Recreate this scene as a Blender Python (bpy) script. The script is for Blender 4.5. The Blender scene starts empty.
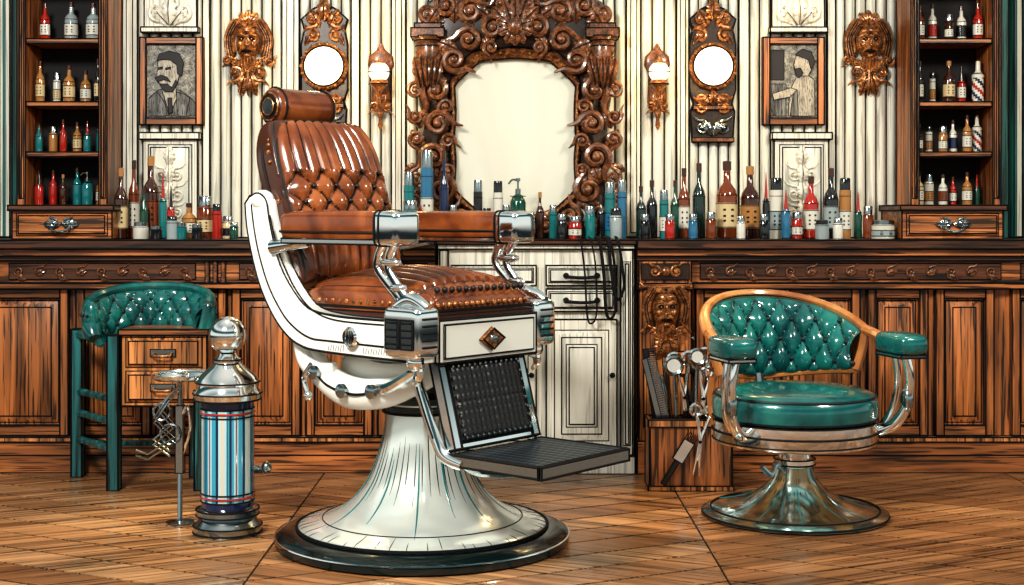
import bpy, math, random
from mathutils import Vector, Matrix
R=random.Random(7)
pi=math.pi; cos=math.cos; sin=math.sin
F=1400.0; CH=1.1; CY=-6.0
# elevation-drawing conversion: metres on the plane y for a measured drawing position
def ex(px,y): return (px-512)*(y-CY)/F
def ez(py,y): return CH-(py-215)*(y-CY)/F
def en(n,y): return n*(y-CY)/F

# ---------------------------------------------------------------- materials
def mat(name,col,rough=.5,metal=0,coat=0,grain=None,emit=0,bump=0,trans=0,spec=.5,ecol=None):
    m=bpy.data.materials.new(name); m.use_nodes=True
    nt=m.node_tree; N=nt.nodes; L=nt.links; b=N['Principled BSDF']
    c=tuple(col)+(1,)
    b.inputs['Base Color'].default_value=c
    b.inputs['Roughness'].default_value=rough
    b.inputs['Metallic'].default_value=metal
    b.inputs['Coat Weight'].default_value=coat
    b.inputs['Coat Roughness'].default_value=.08
    b.inputs['Specular IOR Level'].default_value=spec
    b.inputs['Transmission Weight'].default_value=trans
    if emit:
        b.inputs['Emission Color'].default_value=tuple(ecol or col)+(1,)
        b.inputs['Emission Strength'].default_value=emit
    if grain:
        sc,rot,dark,light,streak=grain
        tc=N.new('ShaderNodeTexCoord')
        def mp(s):
            a=N.new('ShaderNodeMapping'); a.vector_type='POINT'
            r=N.new('ShaderNodeVectorRotate'); r.rotation_type='Z_AXIS'; r.inputs['Angle'].default_value=rot
            L.new(tc.outputs['Object'],r.inputs['Vector']); L.new(r.outputs[0],a.inputs['Vector'])
            a.inputs['Scale'].default_value=s; return a
        a=mp(sc); n=N.new('ShaderNodeTexNoise'); n.inputs['Scale'].default_value=1; n.inputs['Detail'].default_value=5
        n.inputs['Distortion'].default_value=.6
        L.new(a.outputs[0],n.inputs['Vector'])
        cr=N.new('ShaderNodeValToRGB'); e=cr.color_ramp.elements
        e[0].position=.32; e[0].color=tuple(dark)+(1,); e[1].position=.66; e[1].color=tuple(light)+(1,)
        k=e.new(.5); k.color=c
        L.new(n.outputs['Fac'],cr.inputs['Fac'])
        a2=mp(tuple(4*q if q>5 else 2.2*q for q in sc)); n2=N.new('ShaderNodeTexNoise'); n2.inputs['Scale'].default_value=1; n2.inputs['Detail'].default_value=2
        L.new(a2.outputs[0],n2.inputs['Vector'])
        c2=N.new('ShaderNodeValToRGB'); e=c2.color_ramp.elements
        e[0].position=.40; e[0].color=(1-streak,)*3+(1,); e[1].position=.45; e[1].color=(1,1,1,1)
        L.new(n2.outputs['Fac'],c2.inputs['Fac'])
        mx=N.new('ShaderNodeMix'); mx.data_type='RGBA'; mx.blend_type='MULTIPLY'; mx.inputs[0].default_value=1
        L.new(cr.outputs[0],mx.inputs[6]); L.new(c2.outputs[0],mx.inputs[7]); L.new(mx.outputs[2],b.inputs['Base Color'])
    return m
def wood(name,c,sc,rot=0,rough=.38,coat=.2,streak=.85,d=.28,l=1.8):
    return mat(name,c,rough,0,coat,(sc,rot,tuple(q*d for q in c),tuple(min(1,q*l) for q in c),streak))
INK=mat('ink_black',(.004,.004,.005),.7,spec=.2)
V=(26,26,1.6); H=(1.6,26,26)
WV=wood('walnut_v',(.33,.115,.034),V); WH=wood('walnut_h',(.33,.115,.034),H)
WD=wood('walnut_dark',(.075,.025,.010),H); WL=wood('oak_light',(.46,.185,.06),V)
WC=wood('carved_wood',(.15,.055,.021),(40,40,40),streak=.75,rough=.33,coat=.35,d=.35,l=2.0)
WCd=wood('carved_dark',(.022,.009,.005),(30,30,30))
WHT=mat('paint_white',(.69,.68,.60),.45,0,.1,((14,14,1.2),0,(.52,.54,.49),(.78,.77,.70),.35))
WHS=mat('paint_cream',(.72,.70,.61),.45,0,.15,((30,30,1.2),0,(.56,.54,.46),(.78,.76,.68),.35))
TEAL=mat('teal_wall',(.010,.10,.09),.5,0,0,((22,22,1.0),0,(.003,.03,.03),(.02,.16,.14),.8))
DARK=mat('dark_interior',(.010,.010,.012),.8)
CHR=mat('chrome',(.90,.93,.93),.10,1)
STEEL=mat('steel_dark',(.34,.39,.41),.2,1)
PLATE=mat('footplate_steel',(.09,.125,.15),.3,.7)
BRZ=mat('bronze',(.30,.115,.04),.3,.45,.2,((40,40,40),0,(.08,.028,.010),(.62,.28,.09),.8))
ENA=mat('enamel_white',(.82,.84,.80),.2,0,.6)
ENC=mat('enamel_pedestal',(.80,.86,.82),.15,.5,.7)
BLK=mat('black_gloss',(.003,.010,.011),.16,0,.3)
BLKL=mat('black_leather',(.008,.008,.010),.36,0,.2)
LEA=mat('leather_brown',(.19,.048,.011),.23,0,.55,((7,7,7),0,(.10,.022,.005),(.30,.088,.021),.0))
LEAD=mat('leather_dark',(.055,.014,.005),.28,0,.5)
LEAS=mat('leather_seam_shade',(.006,.002,.001),.5)  # buttons and piping, plus tuft creases with shade put into the colour
TL=mat('leather_teal',(.004,.115,.112),.21,0,.65,((7,7,7),0,(.002,.06,.065),(.009,.19,.165),.0))
TLS=mat('teal_seam_shade',(.001,.009,.012),.5)  # teal buttons and piping; crease shade is painted with it too
TW=wood('teal_painted_wood',(.014,.12,.125),V)
GLS=mat('mirror_glass',(.80,.79,.68),.10,.25,0,((2.2,2,.5),.5,(.68,.67,.56),(.86,.86,.78),.0))  # cream tone and pale streaks are reflections painted into the colour
LAMP=mat('lamp_glass',(1,.93,.78),.4,emit=1.6,ecol=(1,.90,.70))
PAPER=mat('paper_grey',(.22,.22,.20),.7,0,0,((40,40,40),0,(.10,.10,.10),(.38,.38,.35),.7))
PD=mat('portrait_dark',(.02,.02,.025),.7); PM=mat('portrait_mid',(.13,.13,.13),.7,0,0,((60,60,6),0,(.05,.05,.05),(.22,.22,.22),.8)); PL=mat('portrait_light',(.40,.37,.31),.7,0,0,((60,60,12),0,(.24,.22,.18),(.48,.45,.38),.6))
def col(n,c,r=.12,co=.6): return mat('glass_'+n,c,r,0,co)
C={'k':col('black',(.008,.010,.012)),'a':col('amber',(.16,.035,.008)),'d':col('darkamber',(.045,.012,.005)),'g':col('green',(.006,.06,.04)),
'dg':col('darkgreen',(.005,.022,.02)),'t':col('teal',(.010,.16,.17)),'b':col('blue',(.025,.14,.26)),'r':col('red',(.36,.018,.010)),
'w':col('white',(.62,.61,.54)),'y':col('tan',(.36,.17,.05)),'s':col('silver',(.28,.34,.35)),'c':col('cream',(.58,.46,.26)),'n':col('navy',(.008,.02,.07)),
'cy':col('cyan',(.04,.34,.50)),'lb':col('pale_blue',(.40,.72,.80))}

# ---------------------------------------------------------------- mesh builder
def cr(pts,n=6,closed=False):
    P=[Vector(p) for p in pts]; out=[]; m=len(P)
    rng=range(m if closed else m-1)
    for i in rng:
        if closed: a,b,c,d=P[i-1],P[i],P[(i+1)%m],P[(i+2)%m]
        else: a,b,c,d=P[max(i-1,0)],P[i],P[i+1],P[min(i+2,m-1)]
        for k in range(n):
            t=k/n
            out.append(.5*((2*b)+(c-a)*t+(2*a-5*b+4*c-d)*t*t+(3*b-a-3*c+d)*t**3))
    if not closed: out.append(P[-1])
    return out
class B:
    def __init__(s,name): s.n=name; s.v=[]; s.f=[]; s.m=[]; s.mats=[]; s.M=Matrix.Identity(4)
    def mi(s,m):
        if m not in s.mats: s.mats.append(m)
        return s.mats.index(m)
    def add(s,vs,fs,m,M=None):
        T=s.M@M if M is not None else s.M
        o=len(s.v); s.v+= [T@Vector(p) for p in vs]
        s.f+=[tuple(o+i for i in f) for f in fs]
        if isinstance(m,list): s.m+=[s.mi(q) for q in m]
        else: s.m+=[s.mi(m)]*len(fs)
    def seg(s,a,b,r,m,M=None):
        a=Vector(a);b=Vector(b); d=(b-a)
        if d.length<1e-6: return
        d.normalize(); u=d.orthogonal().normalized(); w=d.cross(u)
        a=a-d*r*.6; b=b+d*r*.6
        vs=[p+u*r*cos(k*pi/2+pi/4)+w*r*sin(k*pi/2+pi/4) for p in(a,b) for k in range(4)]
        s.add(vs,[(0,1,5,4),(1,2,6,5),(2,3,7,6),(3,0,4,7),(3,2,1,0),(4,5,6,7)],m,M)
    def box(s,x0,x1,y0,y1,z0,z1,m,ink=.0034,M=None):
        vs=[(x,y,z) for z in(z0,z1) for y in(y0,y1) for x in(x0,x1)]
        s.add(vs,[(0,2,3,1),(4,5,7,6),(0,1,5,4),(2,6,7,3),(0,4,6,2),(1,3,7,5)],m,M)
        if ink:
            for a,b in((0,1),(2,3),(4,5),(6,7),(0,2),(1,3),(4,6),(5,7),(0,4),(1,5),(2,6),(3,7)): s.seg(vs[a],vs[b],ink,INK,M)
    def field(s,x0,x1,y0,y1,z0,z1,m,ch=.02,ink=.0028):
        o=[(x0,y1,z0),(x1,y1,z0),(x1,y1,z1),(x0,y1,z1)]; i=[(x0+ch,y0,z0+ch),(x1-ch,y0,z0+ch),(x1-ch,y0,z1-ch),(x0+ch,y0,z1-ch)]
        s.add(o+i,[(4,5,6,7),(0,1,5,4),(1,2,6,5),(2,3,7,6),(3,0,4,7)],m)
        for q in(o,i):
            for k in range(4): s.seg(q[k],q[(k+1)%4],ink,INK)
    def prism(s,poly,d0,d1,m,ink=.0025,M=None,pl='xz'):
        def T(p,d): return (p[0],d,p[1]) if pl=='xz' else ((p[0],p[1],d) if pl=='xy' else (d,p[0],p[1]))
        n=len(poly); vs=[T(p,d0) for p in poly]+[T(p,d1) for p in poly]
        s.add(vs,[tuple(range(n)),tuple(range(2*n-1,n-1,-1))]+[(i,i+n,(i+1)%n+n,(i+1)%n) for i in range(n)],m,M)
        if ink:
            for i in range(n):
                s.seg(vs[i],vs[(i+1)%n],ink,INK,M); s.seg(vs[n+i],vs[n+(i+1)%n],ink,INK,M)
    def lathe(s,c,prof,m,seg=28,M=None,ang=None,rings=None):
        c=Vector(c); vs=[];fs=[];ms=[]
        for r,z in prof:
            for k in range(seg):
                a=2*pi*k/seg; vs.append((c.x+r*cos(a),c.y+r*sin(a),c.z+z))
        for i in range(len(prof)-1):
            for k in range(seg):
                fs.append((i*seg+k,i*seg+(k+1)%seg,(i+1)*seg+(k+1)%seg,(i+1)*seg+k))
                ms.append((m[i] if isinstance(m,list) else m) if ang is None else ang(k,seg,i))
        if prof[0][0]>1e-4: fs.append(tuple(range(seg-1,-1,-1))); ms.append(m[0] if isinstance(m,list) else m)
        if prof[-1][0]>1e-4: fs.append(tuple((len(prof)-1)*seg+k for k in range(seg))); ms.append(m[-1] if isinstance(m,list) else m)
        s.add(vs,fs,ms,M)
        if rings:
            for i in rings: s.ring((c.x,c.y,c.z+prof[i][1]),prof[i][0],.003,INK,M=M,seg=seg)
    def strokes(s,c,prof,n,r,m,rnd,lo=0,hi=1):
        # tapering strokes up a turned profile: dark reflection streaks drawn on as hatching
        P=[Vector((a,0,z)) for a,z in prof]; Q=cr(P,4)
        for k in range(n):
            a=2*pi*(k+rnd.random()*.5)/n; i0=int((lo+rnd.random()*.25*(hi-lo))*len(Q)); i1=int((hi-rnd.random()*.45*(hi-lo))*len(Q))
            if i1-i0<3: continue
            pts=[(c[0]+q.x*cos(a),c[1]+q.x*sin(a),c[2]+q.z) for q in Q[i0:i1]]
            nn=len(pts); s.tube(pts,[r*(.25+.75*sin(pi*j/(nn-1))) for j in range(nn)],m,4,smooth=0)
    def ring(s,c,R_,r,m,M=None,seg=28,ax='z'):
        c=Vector(c)
        f={'z':lambda a:(c.x+R_*cos(a),c.y+R_*sin(a),c.z),'y':lambda a:(c.x+R_*cos(a),c.y,c.z+R_*sin(a)),'x':lambda a:(c.x,c.y+R_*cos(a),c.z+R_*sin(a))}[ax]
        s.tube([f(2*pi*k/seg) for k in range(seg)],r,m,seg=5,closed=True,M=M,smooth=0)
    def tube(s,pts,r,m,seg=8,closed=False,M=None,smooth=6,flat=1.0):
        n0=len(pts)
        rr=r if isinstance(r,(list,tuple)) else [r]*n0
        P=cr(pts,smooth,closed) if smooth else [Vector(p) for p in pts]
        n=len(P)
        def rad(i):
            t=i/(n-1)*(n0-1) if not closed else 0
            k=min(int(t),n0-2); f=t-k
            return rr[k]*(1-f)+rr[k+1]*f
        vs=[];fs=[]; u=None
        for i in range(n):
            a=P[i-1] if (i>0 or closed) else P[i]; b=P[(i+1)%n] if (i<n-1 or closed) else P[i]
            d=(b-a)
            if d.length<1e-9: d=Vector((0,0,1))
            d.normalize()
            if u is None: u=d.orthogonal().normalized()
            u=u-d*u.dot(d)
            if u.length<1e-6: u=d.orthogonal()
            u.normalize(); w=d.cross(u); q=rad(i)
            for k in range(seg):
                t=2*pi*k/seg; vs.append(P[i]+u*q*cos(t)+w*q*sin(t)*flat)
        for i in range(n if closed else n-1):
            for k in range(seg):
                j=(i+1)%n; fs.append((i*seg+k,i*seg+(k+1)%seg,j*seg+(k+1)%seg,j*seg+k))
        if not closed: fs.append(tuple(range(seg-1,-1,-1))); fs.append(tuple((n-1)*seg+k for k in range(seg)))
        s.add(vs,fs,m,M)
    def ell(s,c,r,m,su=14,sv=9,M=None,e=1.0,e2=None):
        if not isinstance(r,(tuple,list)): r=(r,r,r)
        e2=e if e2 is None else e2
        sp=lambda x,p: math.copysign(abs(x)**p,x)
        c=Vector(c); vs=[];fs=[]
        for i in range(sv+1):
            f=-pi/2+pi*i/sv
            for k in range(su):
                t=2*pi*k/su
                vs.append((c.x+r[0]*sp(cos(f),e)*sp(cos(t),e2),c.y+r[1]*sp(cos(f),e)*sp(sin(t),e2),c.z+r[2]*sp(sin(f),e)))
        for i in range(sv):
            for k in range(su): fs.append((i*su+k,i*su+(k+1)%su,(i+1)*su+(k+1)%su,(i+1)*su+k))
        s.add(vs,fs,m,M)
    def pad(s,M,hx,hy,Hh,m,ms,tuft,nx=96,ny=96,p=7,wfn=None,crown=0,side=None):
        vs=[];fs=[];mm=[];sm=[];sd=[]
        for j in range(ny+1):
            v=sin((-1+2*j/ny)*pi/2)
            for i in range(nx+1):
                u=sin((-1+2*i/nx)*pi/2)
                w=wfn(v) if wfn else 1
                e=(max(0,1-abs(u)**p))**(1/p)*(max(0,1-abs(v)**p))**(1/p)
                x=u*hx*w; y=v*hy
                h,sf=tuft(x/w,y)
                vs.append((x,y,Hh*e+(h+crown*(1-u*u)*(1-v*v))*min(1,e*1.0)*(1 if e>.6 else e/.6))); sm.append(sf and e>.5); sd.append(e<.72)
        for j in range(ny):
            for i in range(nx):
                a=j*(nx+1)+i; q=(a,a+1,a+nx+2,a+nx+1); fs.append(q)
                mm.append(ms if sum(sm[k] for k in q)>=3 else (side if side and sum(sd[k] for k in q)>=2 else m))  # low groove faces get the dark colour as crease shade
        s.add(vs,fs,mm,M)
    def scroll(s,x,y,z,R_,ang,d,r,m,turns=1.4,tail=1.0):
        pts=[];rs=[]; n=14
        for k in range(n+1):
            t=k/n; a=ang+d*turns*2*pi*t; q=R_*(1-.82*t)
            pts.append((x+q*cos(a),y-.25*R_*t,z+q*sin(a))); rs.append(r*(1-.45*t))
        p0=Vector(pts[0]); tg=Vector((-sin(ang)*-d,0,cos(ang)*-d))
        rd=Vector((cos(ang),0,sin(ang)))
        pre=[p0+tg*R_*tail*1.2+rd*R_*.7*tail, p0+tg*R_*.6*tail+rd*R_*.1*tail]
        s.tube([tuple(q) for q in pre]+pts,[r*.25,r*.8]+rs,m,seg=7,smooth=2)
        s.ell((x,y-.28*R_,z),(r*1.2,r,r*1.2),m,8,6)
    def leaf(s,x,y,z,Lg,ang,m,wd=.35,lobes=4):
        M=Matrix.Translation((x,y,z))@Matrix.Rotation(-ang,4,'Y')
        vs=[];fs=[];n=lobes*6;mm=[]
        for i in range(n+1):
            t=i/n; w=Lg*wd*(sin(pi*min(1,t*.93+.07))**.7)*(.68+.32*abs(sin(pi*lobes*t)))
            yb=-.16*Lg*sin(pi*t)
            for k,(f,h) in enumerate(((-1,0),(-.55,.5),(-.12,.45),(0,.9),(.12,.45),(.55,.5),(1,0))):
                vs.append((t*Lg+abs(f)*Lg*.06,yb-h*Lg*.13,f*w))
        for i in range(n):
            for k in range(6): fs.append((i*7+k,(i+1)*7+k,(i+1)*7+k+1,i*7+k+1))
        s.add(vs,fs,m,M)
        s.tube([(0,-.13*Lg*.9,0),(Lg*.5,-.16*Lg-.13*Lg,0),(Lg,-.12*Lg,0)],[Lg*.012,Lg*.02,Lg*.006],INK,4,M=M,smooth=3)
    def obj(s,parent=None,ang=38):
        me=bpy.data.meshes.new(s.n)
        xs=[v.x for v in s.v]; ys=[v.y for v in s.v]; zs=[v.z for v in s.v]
        o=Vector(((min(xs)+max(xs))/2,(min(ys)+max(ys))/2,min(zs)))
        me.from_pydata([v-o for v in s.v],[],s.f); 
        for q in s.mats: me.materials.append(q)
        me.polygons.foreach_set('material_index',s.m)
        me.polygons.foreach_set('use_smooth',[True]*len(s.f))
        me.update()
        try: me.set_sharp_from_angle(angle=math.radians(ang))
        except Exception: pass
        ob=bpy.data.objects.new(s.n,me); bpy.context.collection.objects.link(ob); ob.location=o
        return ob
sp=lambda v,p: math.copysign(abs(v)**p,v)

# ---------------------------------------------------------------- room
WY=.45
b=B('wall_back'); b.box(-4.5,4.5,WY,WY+.15,0,3.1,TEAL,0); b.obj()
fm={}; AN=math.radians(26)
for k,rot in ((0,-AN),(1,AN)):
    for j,c in enumerate(((.29,.135,.055),(.36,.18,.078),(.225,.10,.040),(.42,.225,.105))):
        fm[(k,j)]=wood('floor_plank_%d%d'%(k,j),c,(.9,26,8),rot,rough=.33,coat=.25,streak=.85,d=.4,l=1.5)
b=B('floor'); b.box(-4.5,4.5,-7,WY,-.05,-.004,INK,0)
cw=1.45; pw=.16; ta=math.tan(AN); g=.007
for ci in range(-4,5):
    x0=-.80+cw*ci; x1=x0+cw
    if x1<-4.5 or x0>4.5: continue
    sg=1 if ci%2==1 else -1
    k=0 if sg==1 else 1
    st=pw/cos(AN)
    for j in range(-60,40):
        ya=j*st-.9; yc=ya+sg*-cw*ta
        if min(ya,yc)>WY or max(ya,yc)<-6.9: continue
        t=min
        q=[(x0+g/2,t(ya+g,WY)),(x1-g/2,t(yc+g,WY)),(x1-g/2,t(yc+st-g,WY)),(x0+g/2,t(ya+st-g,WY))]
        b.add([(x,y,0) for x,y in q]+[(x,y,-.012) for x,y in q],[(0,1,2,3),(0,4,5,1),(1,5,6,2),(2,6,7,3),(3,7,4,0)],fm[(k,R.choice((0,0,1,1,2,3)))])
b.obj()

b=B('wall_panelling')
def flutes(pa,pb,z0,z1,m=WHT):
    x0=ex(pa,WY);x1=ex(pb,WY); n=max(1,round((x1-x0)/.050)); w=(x1-x0)/n
    b.box(x0,x1,WY-.008,WY-.0005,z0,z1,DARK,0)
    for i in range(n):
        c=x0+w*(i+.5); h=w*.43; prof=[(c+h*cos(a),WY-.008-.024*sin(a)) for a in [pi*k/7 for k in range(8)]]
        vs=[(x,y,z) for z in(z0,z1) for x,y in prof]
        b.add(vs,[(k+1,k,k+8,k+9) for k in range(7)],m)
def pil(pa,pb,m=WHS,z0=1.0,z1=3.05,dep=.03):
    b.box(ex(pa,WY),ex(pb,WY),WY-dep,WY-.0005,z0,z1,m)
    w=(pb-pa)
    if w>10: b.box(ex(pa+w*.3,WY),ex(pb-w*.3,WY),WY-dep-.006,WY-dep+.001,z0+.02,z1,m,.002)
pil(124,139); flutes(139,204,1,3.05); pil(204,211); flutes(211,283,1,3.05); pil(283,300); flutes(300,352,1,3.05); pil(352,360); flutes(360,392,1,3.05); pil(392,406)
pil(626,640); flutes(640,676,1,3.05); pil(676,688); flutes(688,738,1,3.05); pil(738,748); flutes(748,826,1,3.05); pil(826,834); flutes(834,896,1,3.05); pil(896,906)
flutes(406,440,1,3.05); flutes(592,626,1,3.05)
flutes(-160,12,1,3.05,TEAL); flutes(1008,1200,1,3.05,TEAL)
pil(2,12); pil(1012,1020)
def cpanel(pa,pb,ya,yb):
    x0,x1=ex(pa,WY),ex(pb,WY); z1,z0=ez(ya,WY),ez(yb,WY)
    b.box(x0,x1,WY-.055,WY-.03,z0,z1,WHS); b.field(x0+.025,x1-.025,WY-.062,WY-.055,z0+.02,z1-.025,WHT,.012)
    cx=(x0+x1)/2; y=WY-.067; s=(x1-x0)
    for sx in(-1,1):
        for zz,rr in ((z0+.10,.032),(z0+.18,.04),(z0+.27,.032)):
            b.scroll(cx+sx*.036,y,zz,rr,pi/2,sx,.005,WHS)
    for k in range(4): b.leaf(cx,y,z0+.07+.08*k,.09,pi/2,WHS,.3)
    b.box(x0-.012,x1+.012,WY-.075,WY-.03,z1,z1+.03,WHS)
cpanel(146,200,140,234); cpanel(772,826,140,234)
b.obj()
for pc in (173,796):
    b=B('carved_ornament'); x=ex(pc,WY); y=WY-.05
    b.box(x-.12,x+.12,WY-.05,WY-.034,ez(30,WY),ez(-4,WY),WHS)
    for sx in(-1,1):
        b.scroll(x+sx*.06,y-.01,ez(14,WY),.038,-pi/2,sx,.01,WHS); b.leaf(x+sx*.01,y,ez(26,WY),.11,pi/2-sx*.7,WHS,.3)
    b.leaf(x,y-.01,ez(27,WY),.13,pi/2,WHS,.3); b.box(x-.13,x+.13,WY-.07,WY-.034,ez(34,WY),ez(29,WY),WHS)
    b.obj()

# ---------------------------------------------------------------- counters
def frontpanel(b,pa,pb,za,zb,y,mv,mh,st=.035):
    x0,x1=ex(pa,0),ex(pb,0)
    b.box(x0,x0+st,y-.02,y,za,zb,mv); b.box(x1-st,x1,y-.02,y,za,zb,mv)
    b.box(x0+st,x1-st,y-.02,y,zb-st*1.1,zb,mh); b.box(x0+st,x1-st,y-.02,y,za,za+st*1.2,mh)
    b.field(x0+st+.012,x1-st-.012,y-.012,y,za+st*1.2+.012,zb-st*1.1-.012,mv,.028)
def counter(pa,pb,panels,carve):
    b=B('counter_cabinet'); x0,x1=ex(pa,0),ex(pb,0)
    b.box(x0,x1,.02,WY-.035,.0,.95,WV,0)
    b.box(x0,x1,-.07,WY-.035,.957,.993,WD); b.box(x0,x1,-.045,.02,.925,.955,WH); b.box(x0,x1,-.03,.02,.905,.925,WD)
    b.box(x0,x1,-.005,.02,.81,.905,WH); b.box(x0,x1,-.03,.02,.785,.808,WH)
    b.box(x0,x1,-.015,.02,0,.13,WH); b.box(x0,x1,-.03,-.01,0,.075,WH); b.box(x0,x1,-.022,.02,.13,.15,WL)
    for a,c in panels: frontpanel(b,a,c,.155,.782,.02,WV,WH)
    for a,c in carve:
        xa,xb=ex(a,0),ex(c,0); b.box(xa,xb,-.012,-.004,.825,.893,WD,.002); n=max(2,int((xb-xa)/.085)); w=(xb-xa)/n
        for i in range(n):
            cx=xa+w*(i+.5); d=1 if i%2 else -1
            b.scroll(cx,-.016,.858,.021,d*pi/2,d,.0042,WC,tail=1.3); b.leaf(cx-.02,-.012,.845,.05,.4*d,WC,.28,3)
    return b
b=counter(-180,436,[(-180,-60),(-52,68),(76,150),(156,226),(232,300),(306,372),(378,434)],[(-170,-30),(10,196),(240,428)])
for p in(208,216,224): b.box(ex(p-2,0),ex(p+2,0),-.02,0,.81,.905,WC,.002)
b.obj()
b=counter(636,1200,[(696,774),(782,860),(868,928),(936,994),(1012,1090),(1098,1190)],[(700,1000),(1020,1180)])
x0,x1=ex(638,0),ex(690,0)
b.box(x0,x1,-.045,.02,0,.905,WV); b.box(x0-.008,x1+.008,-.06,.02,0,.14,WH); b.box(x0+.02,x1-.02,-.052,-.04,.2,.52,WL,.003)
b.box(x0+.01,x1-.01,-.055,-.04,.825,.893,WCd,.002)
xc=(x0+x1)/2
for sx in(-1,1): b.scroll(xc+sx*.045,-.06,.86,.024,pi/2,sx,.007,BRZ); 
b.ell((xc,-.065,.86),(.02,.015,.022),BRZ)
b.box(x0-.005,x1+.005,-.06,.0,.785,.81,WH)
b.obj()
def mask(b,x,y,z,s,m,dk,long=1.0,hair=True):
    for sx in(-1,1):
        for k in range(6 if hair else 4):
            t=k/5; rr=.30+.13*t
            b.tube([(x+sx*.03*s,y-.14*s+.08*s*t,z+(.36+.10*t)*s),(x+sx*rr*.75*s,y-.08*s,z+(.42+.10*t)*s),(x+sx*(rr+.10)*s,y-.03*s,z+(.10)*s),(x+sx*(rr+.04)*s,y-.03*s,z-(.25+.12*t)*s),(x+sx*(rr+.20)*s,y-.02*s,z-(.42+.16*t)*s)],[.03*s,.07*s,.07*s,.06*s,.012*s],m,6,smooth=3)
            if k%2: b.tube([(x+sx*rr*.72*s,y-.15*s,z+(.42+.10*t)*s),(x+sx*(rr+.09)*s,y-.10*s,z+(.10)*s),(x+sx*(rr+.03)*s,y-.095*s,z-(.25+.12*t)*s)],.014*s,dk,4,smooth=3)
    b.ell((x,y-.05*s,z),(.30*s,.22*s,.42*s),m); b.ell((x,y-.19*s,z+.27*s),(.21*s,.10*s,.10*s),m)
    for sx in(-1,1):
        b.tube([(x+sx*.03*s,y-.29*s,z+.11*s),(x+sx*.13*s,y-.27*s,z+.18*s),(x+sx*.25*s,y-.17*s,z+.13*s)],[.035*s,.04*s,.015*s],m,6,smooth=3)
        b.ell((x+sx*.12*s,y-.235*s,z+.07*s),(.075*s,.05*s,.045*s),dk); b.ell((x+sx*.12*s,y-.275*s,z+.065*s),(.025*s,.02*s,.018*s),m,8,6)
        b.ell((x+sx*.15*s,y-.19*s,z-.06*s),(.09*s,.09*s,.09*s),m)
        b.tube([(x,y-.29*s,z-.15*s),(x+sx*.12*s,y-.27*s,z-.17*s),(x+sx*.2*s,y-.2*s,z-.29*s)],[.05*s,.045*s,.01*s],m,6,smooth=3)
        for k in range(3):
            b.scroll(x+sx*(.12+.09*k)*s,y-.12*s,z-(.48+.10*(2-k)*long)*s,.085*s,pi/2,sx,.03*s,m)
    b.ell((x,y-.28*s,z+.0*s),(.045*s,.07*s,.14*s),m); b.ell((x,y-.30*s,z-.08*s),(.07*s,.05*s,.045*s),m)
    b.ell((x,y-.25*s,z-.22*s),(.12*s,.05*s,.04*s),dk); b.ell((x,y-.22*s,z-.33*s),(.09*s,.08*s,.06*s),m)
    for k in range(5):
        dx=(k-2)*.06*s; b.tube([(x+dx,y-.2*s,z-.34*s),(x+dx*1.3,y-.16*s,z-.52*s),(x+dx*.5,y-.08*s,z-(.75+.1*long)*s)],[.05*s,.05*s,.01*s],m,6,smooth=3)
b=B('carved_lion_corbel'); mask(b,xc,-.062,.70,.19,BRZ,INK,1,False)
for sx in(-1,1):
    b.leaf(xc,-.062,.60,.11,-pi/2+sx*.35,BRZ,.3); b.scroll(xc+sx*.075,-.062,.765,.03,pi/2,sx,.009,BRZ)
b.obj()
def wallmask(pc):
    b=B('carved_mask_ornament'); x=ex(pc,WY); y=WY-.036
    mask(b,x,y,ez(44,WY),.19,BRZ,INK,1.0)
    for a in(-.6,0,.6): b.leaf(x,y,ez(27,WY),.07,pi/2+a,BRZ,.35)
    for sx in(-1,1): b.scroll(x+sx*.055,y-.02,ez(74,WY),.035,-pi/2,-sx,.010,BRZ); b.leaf(x,y,ez(68,WY),.13,-pi/2+sx*.28,BRZ,.22); b.scroll(x+sx*.095,y-.01,ez(62,WY),.022,0,-sx,.008,BRZ)
    b.tube([(x,y-.01,ez(70,WY)),(x,y-.02,ez(86,WY)),(x,y-.01,ez(97,WY))],[.02,.012,.002],BRZ)
    b.obj()
wallmask(250); wallmask(866)

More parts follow.
